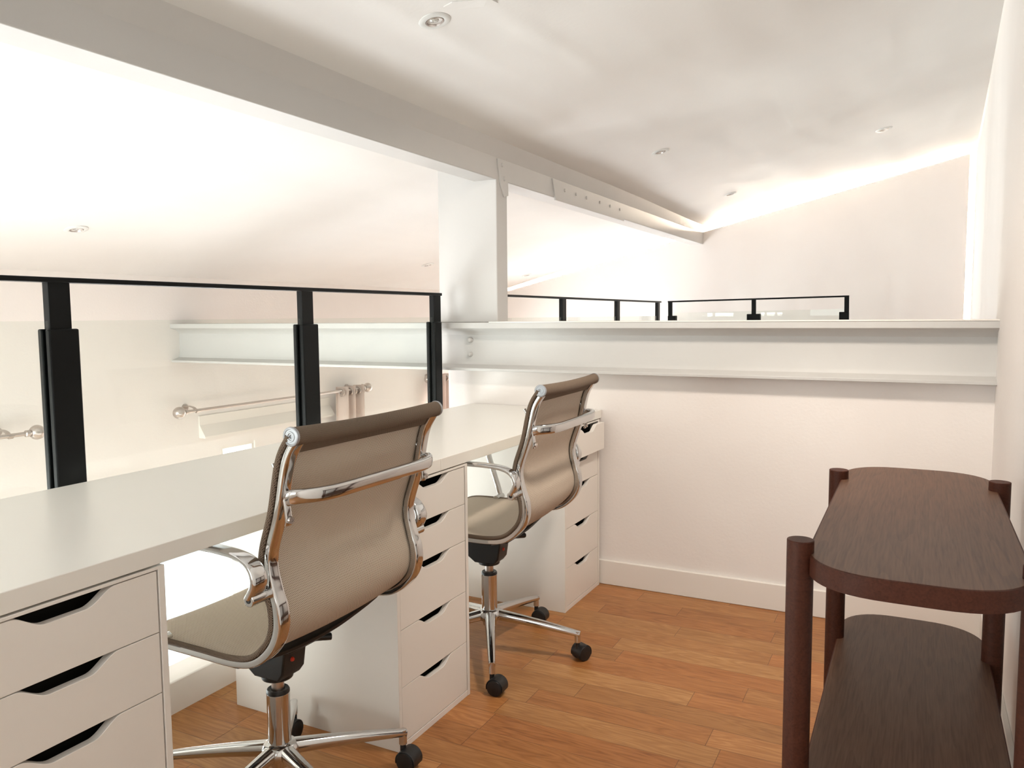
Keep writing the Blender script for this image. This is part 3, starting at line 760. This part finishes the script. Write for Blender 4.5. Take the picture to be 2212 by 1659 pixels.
        box_c = [c0 + ax*ww for ww in (-.004, .004)]; cyl(bm, box_c[0], box_c[1], .0245, n=20)
        cs = obj('caster', bm, plastic_m, t)
        for s_ in (-1, 1):
            bm = bmesh.new(); mtx = Matrix.Translation(c0) @ Vector((0, 0, 1)).rotation_difference(ax*s_).to_matrix().to_4x4()
            lathe(bm, [(0, .0055), (.0245, .0055), (.0255, .008), (.0255, .0195), (.0235, .0225), (.012, .0245), (0, .025)], 28, mtx)
            obj('wheel', bm, plastic_m, cs)
    # the base and column stand a little behind the middle of the seat
    for ch in [c for c in COL.objects if c.parent == t and c.name.split('.')[0] in ('gas_lift', 'base_hub', 'base_leg', 'caster', 'tilt_mechanism')]:
        ch.location = (-.006, .016, 0)
    return t
# the two chairs' bases are swivelled differently, so each base is built for its chair
YAW1, YAW2 = math.radians(-.4), math.radians(2.65)
BASE_A = math.radians(-35) - YAW1; CAST = [-.9, 2.6, .6, -1.2, .9]
c1 = make_chair(); c1.location = (-.648, .112, 0); c1.rotation_euler = (0, 0, YAW1)
tag(c1, 'nearer taupe mesh chair with chrome frame, pulled up to the foreground desk', 'office chair', 'taupe mesh office chairs')
BASE_A = math.radians(-78) - YAW2; CAST = [.9, -1.4, .6, .4, 1.1]
c2 = make_chair(); c2.location = (.301, .078, 0); c2.rotation_euler = (0, 0, YAW2)
tag(c2, 'farther taupe mesh chair with chrome frame, in front of the unit by the half wall', 'office chair', 'taupe mesh office chairs')

# ---------------------------------------------------------------- console table at the right wall
TC = (-.16, -1.168)
t = thing('console_table', 'dark walnut-stained wooden console with two rounded shelves on four round posts', 'console table', (TC[0], TC[1], 0))
def stadium(hx, hy, r, n=12, e=2.5):
    out = []
    for cx, cy, a0 in ((hx-r, hy-r*.92, 0), (-hx+r, hy-r*.92, 90), (-hx+r, -hy+r*.92, 180), (hx-r, -hy+r*.92, 270)):
        for i in range(n+1):
            a = math.radians(a0+90*i/n); c, s = math.cos(a), math.sin(a)
            out.append((cx + r*math.copysign(abs(c)**(2/e), c), cy + r*.92*math.copysign(abs(s)**(2/e), s)))
    return out
for nm, z0, z1 in (('table_top', .684, .720), ('lower_shelf', .280, .316)):
    bm = bmesh.new(); prism(bm, stadium(.493, .164, .149), 'z', z0, z1); tb = obj(nm, bm, walnut_m, t, bevel=.001)
    so, si = stadium(.495, .166, .150), stadium(.4925, .1635, .1485); bm = bmesh.new(); nn_ = len(so)  # edge is the same wood as the top, its shade put into darker colour
    q = [[bm.verts.new((x_, y_, z_)) for x_, y_ in pl] for pl, z_ in ((so, z0+.001), (so, z1-.001), (si, z1-.0002), (si, z0+.0002))]
    for a_ in range(4):
        for k_ in range(nn_): bm.faces.new((q[a_][k_], q[a_][(k_+1) % nn_], q[(a_+1) % 4][(k_+1) % nn_], q[(a_+1) % 4][k_]))
    obj('shaded_edge', bm, post_m, tb)['label'] = 'board edge coloured darker for its shade'
for X_, Y_ in ((-.395, .176), (-.395, -.170), (.288, .172), (.288, -.170)):
    bm = bmesh.new(); cyl(bm, (X_, Y_, 0), (X_, Y_, .741), .0225, n=36); obj('post', bm, post_m, t, bevel=.0015)
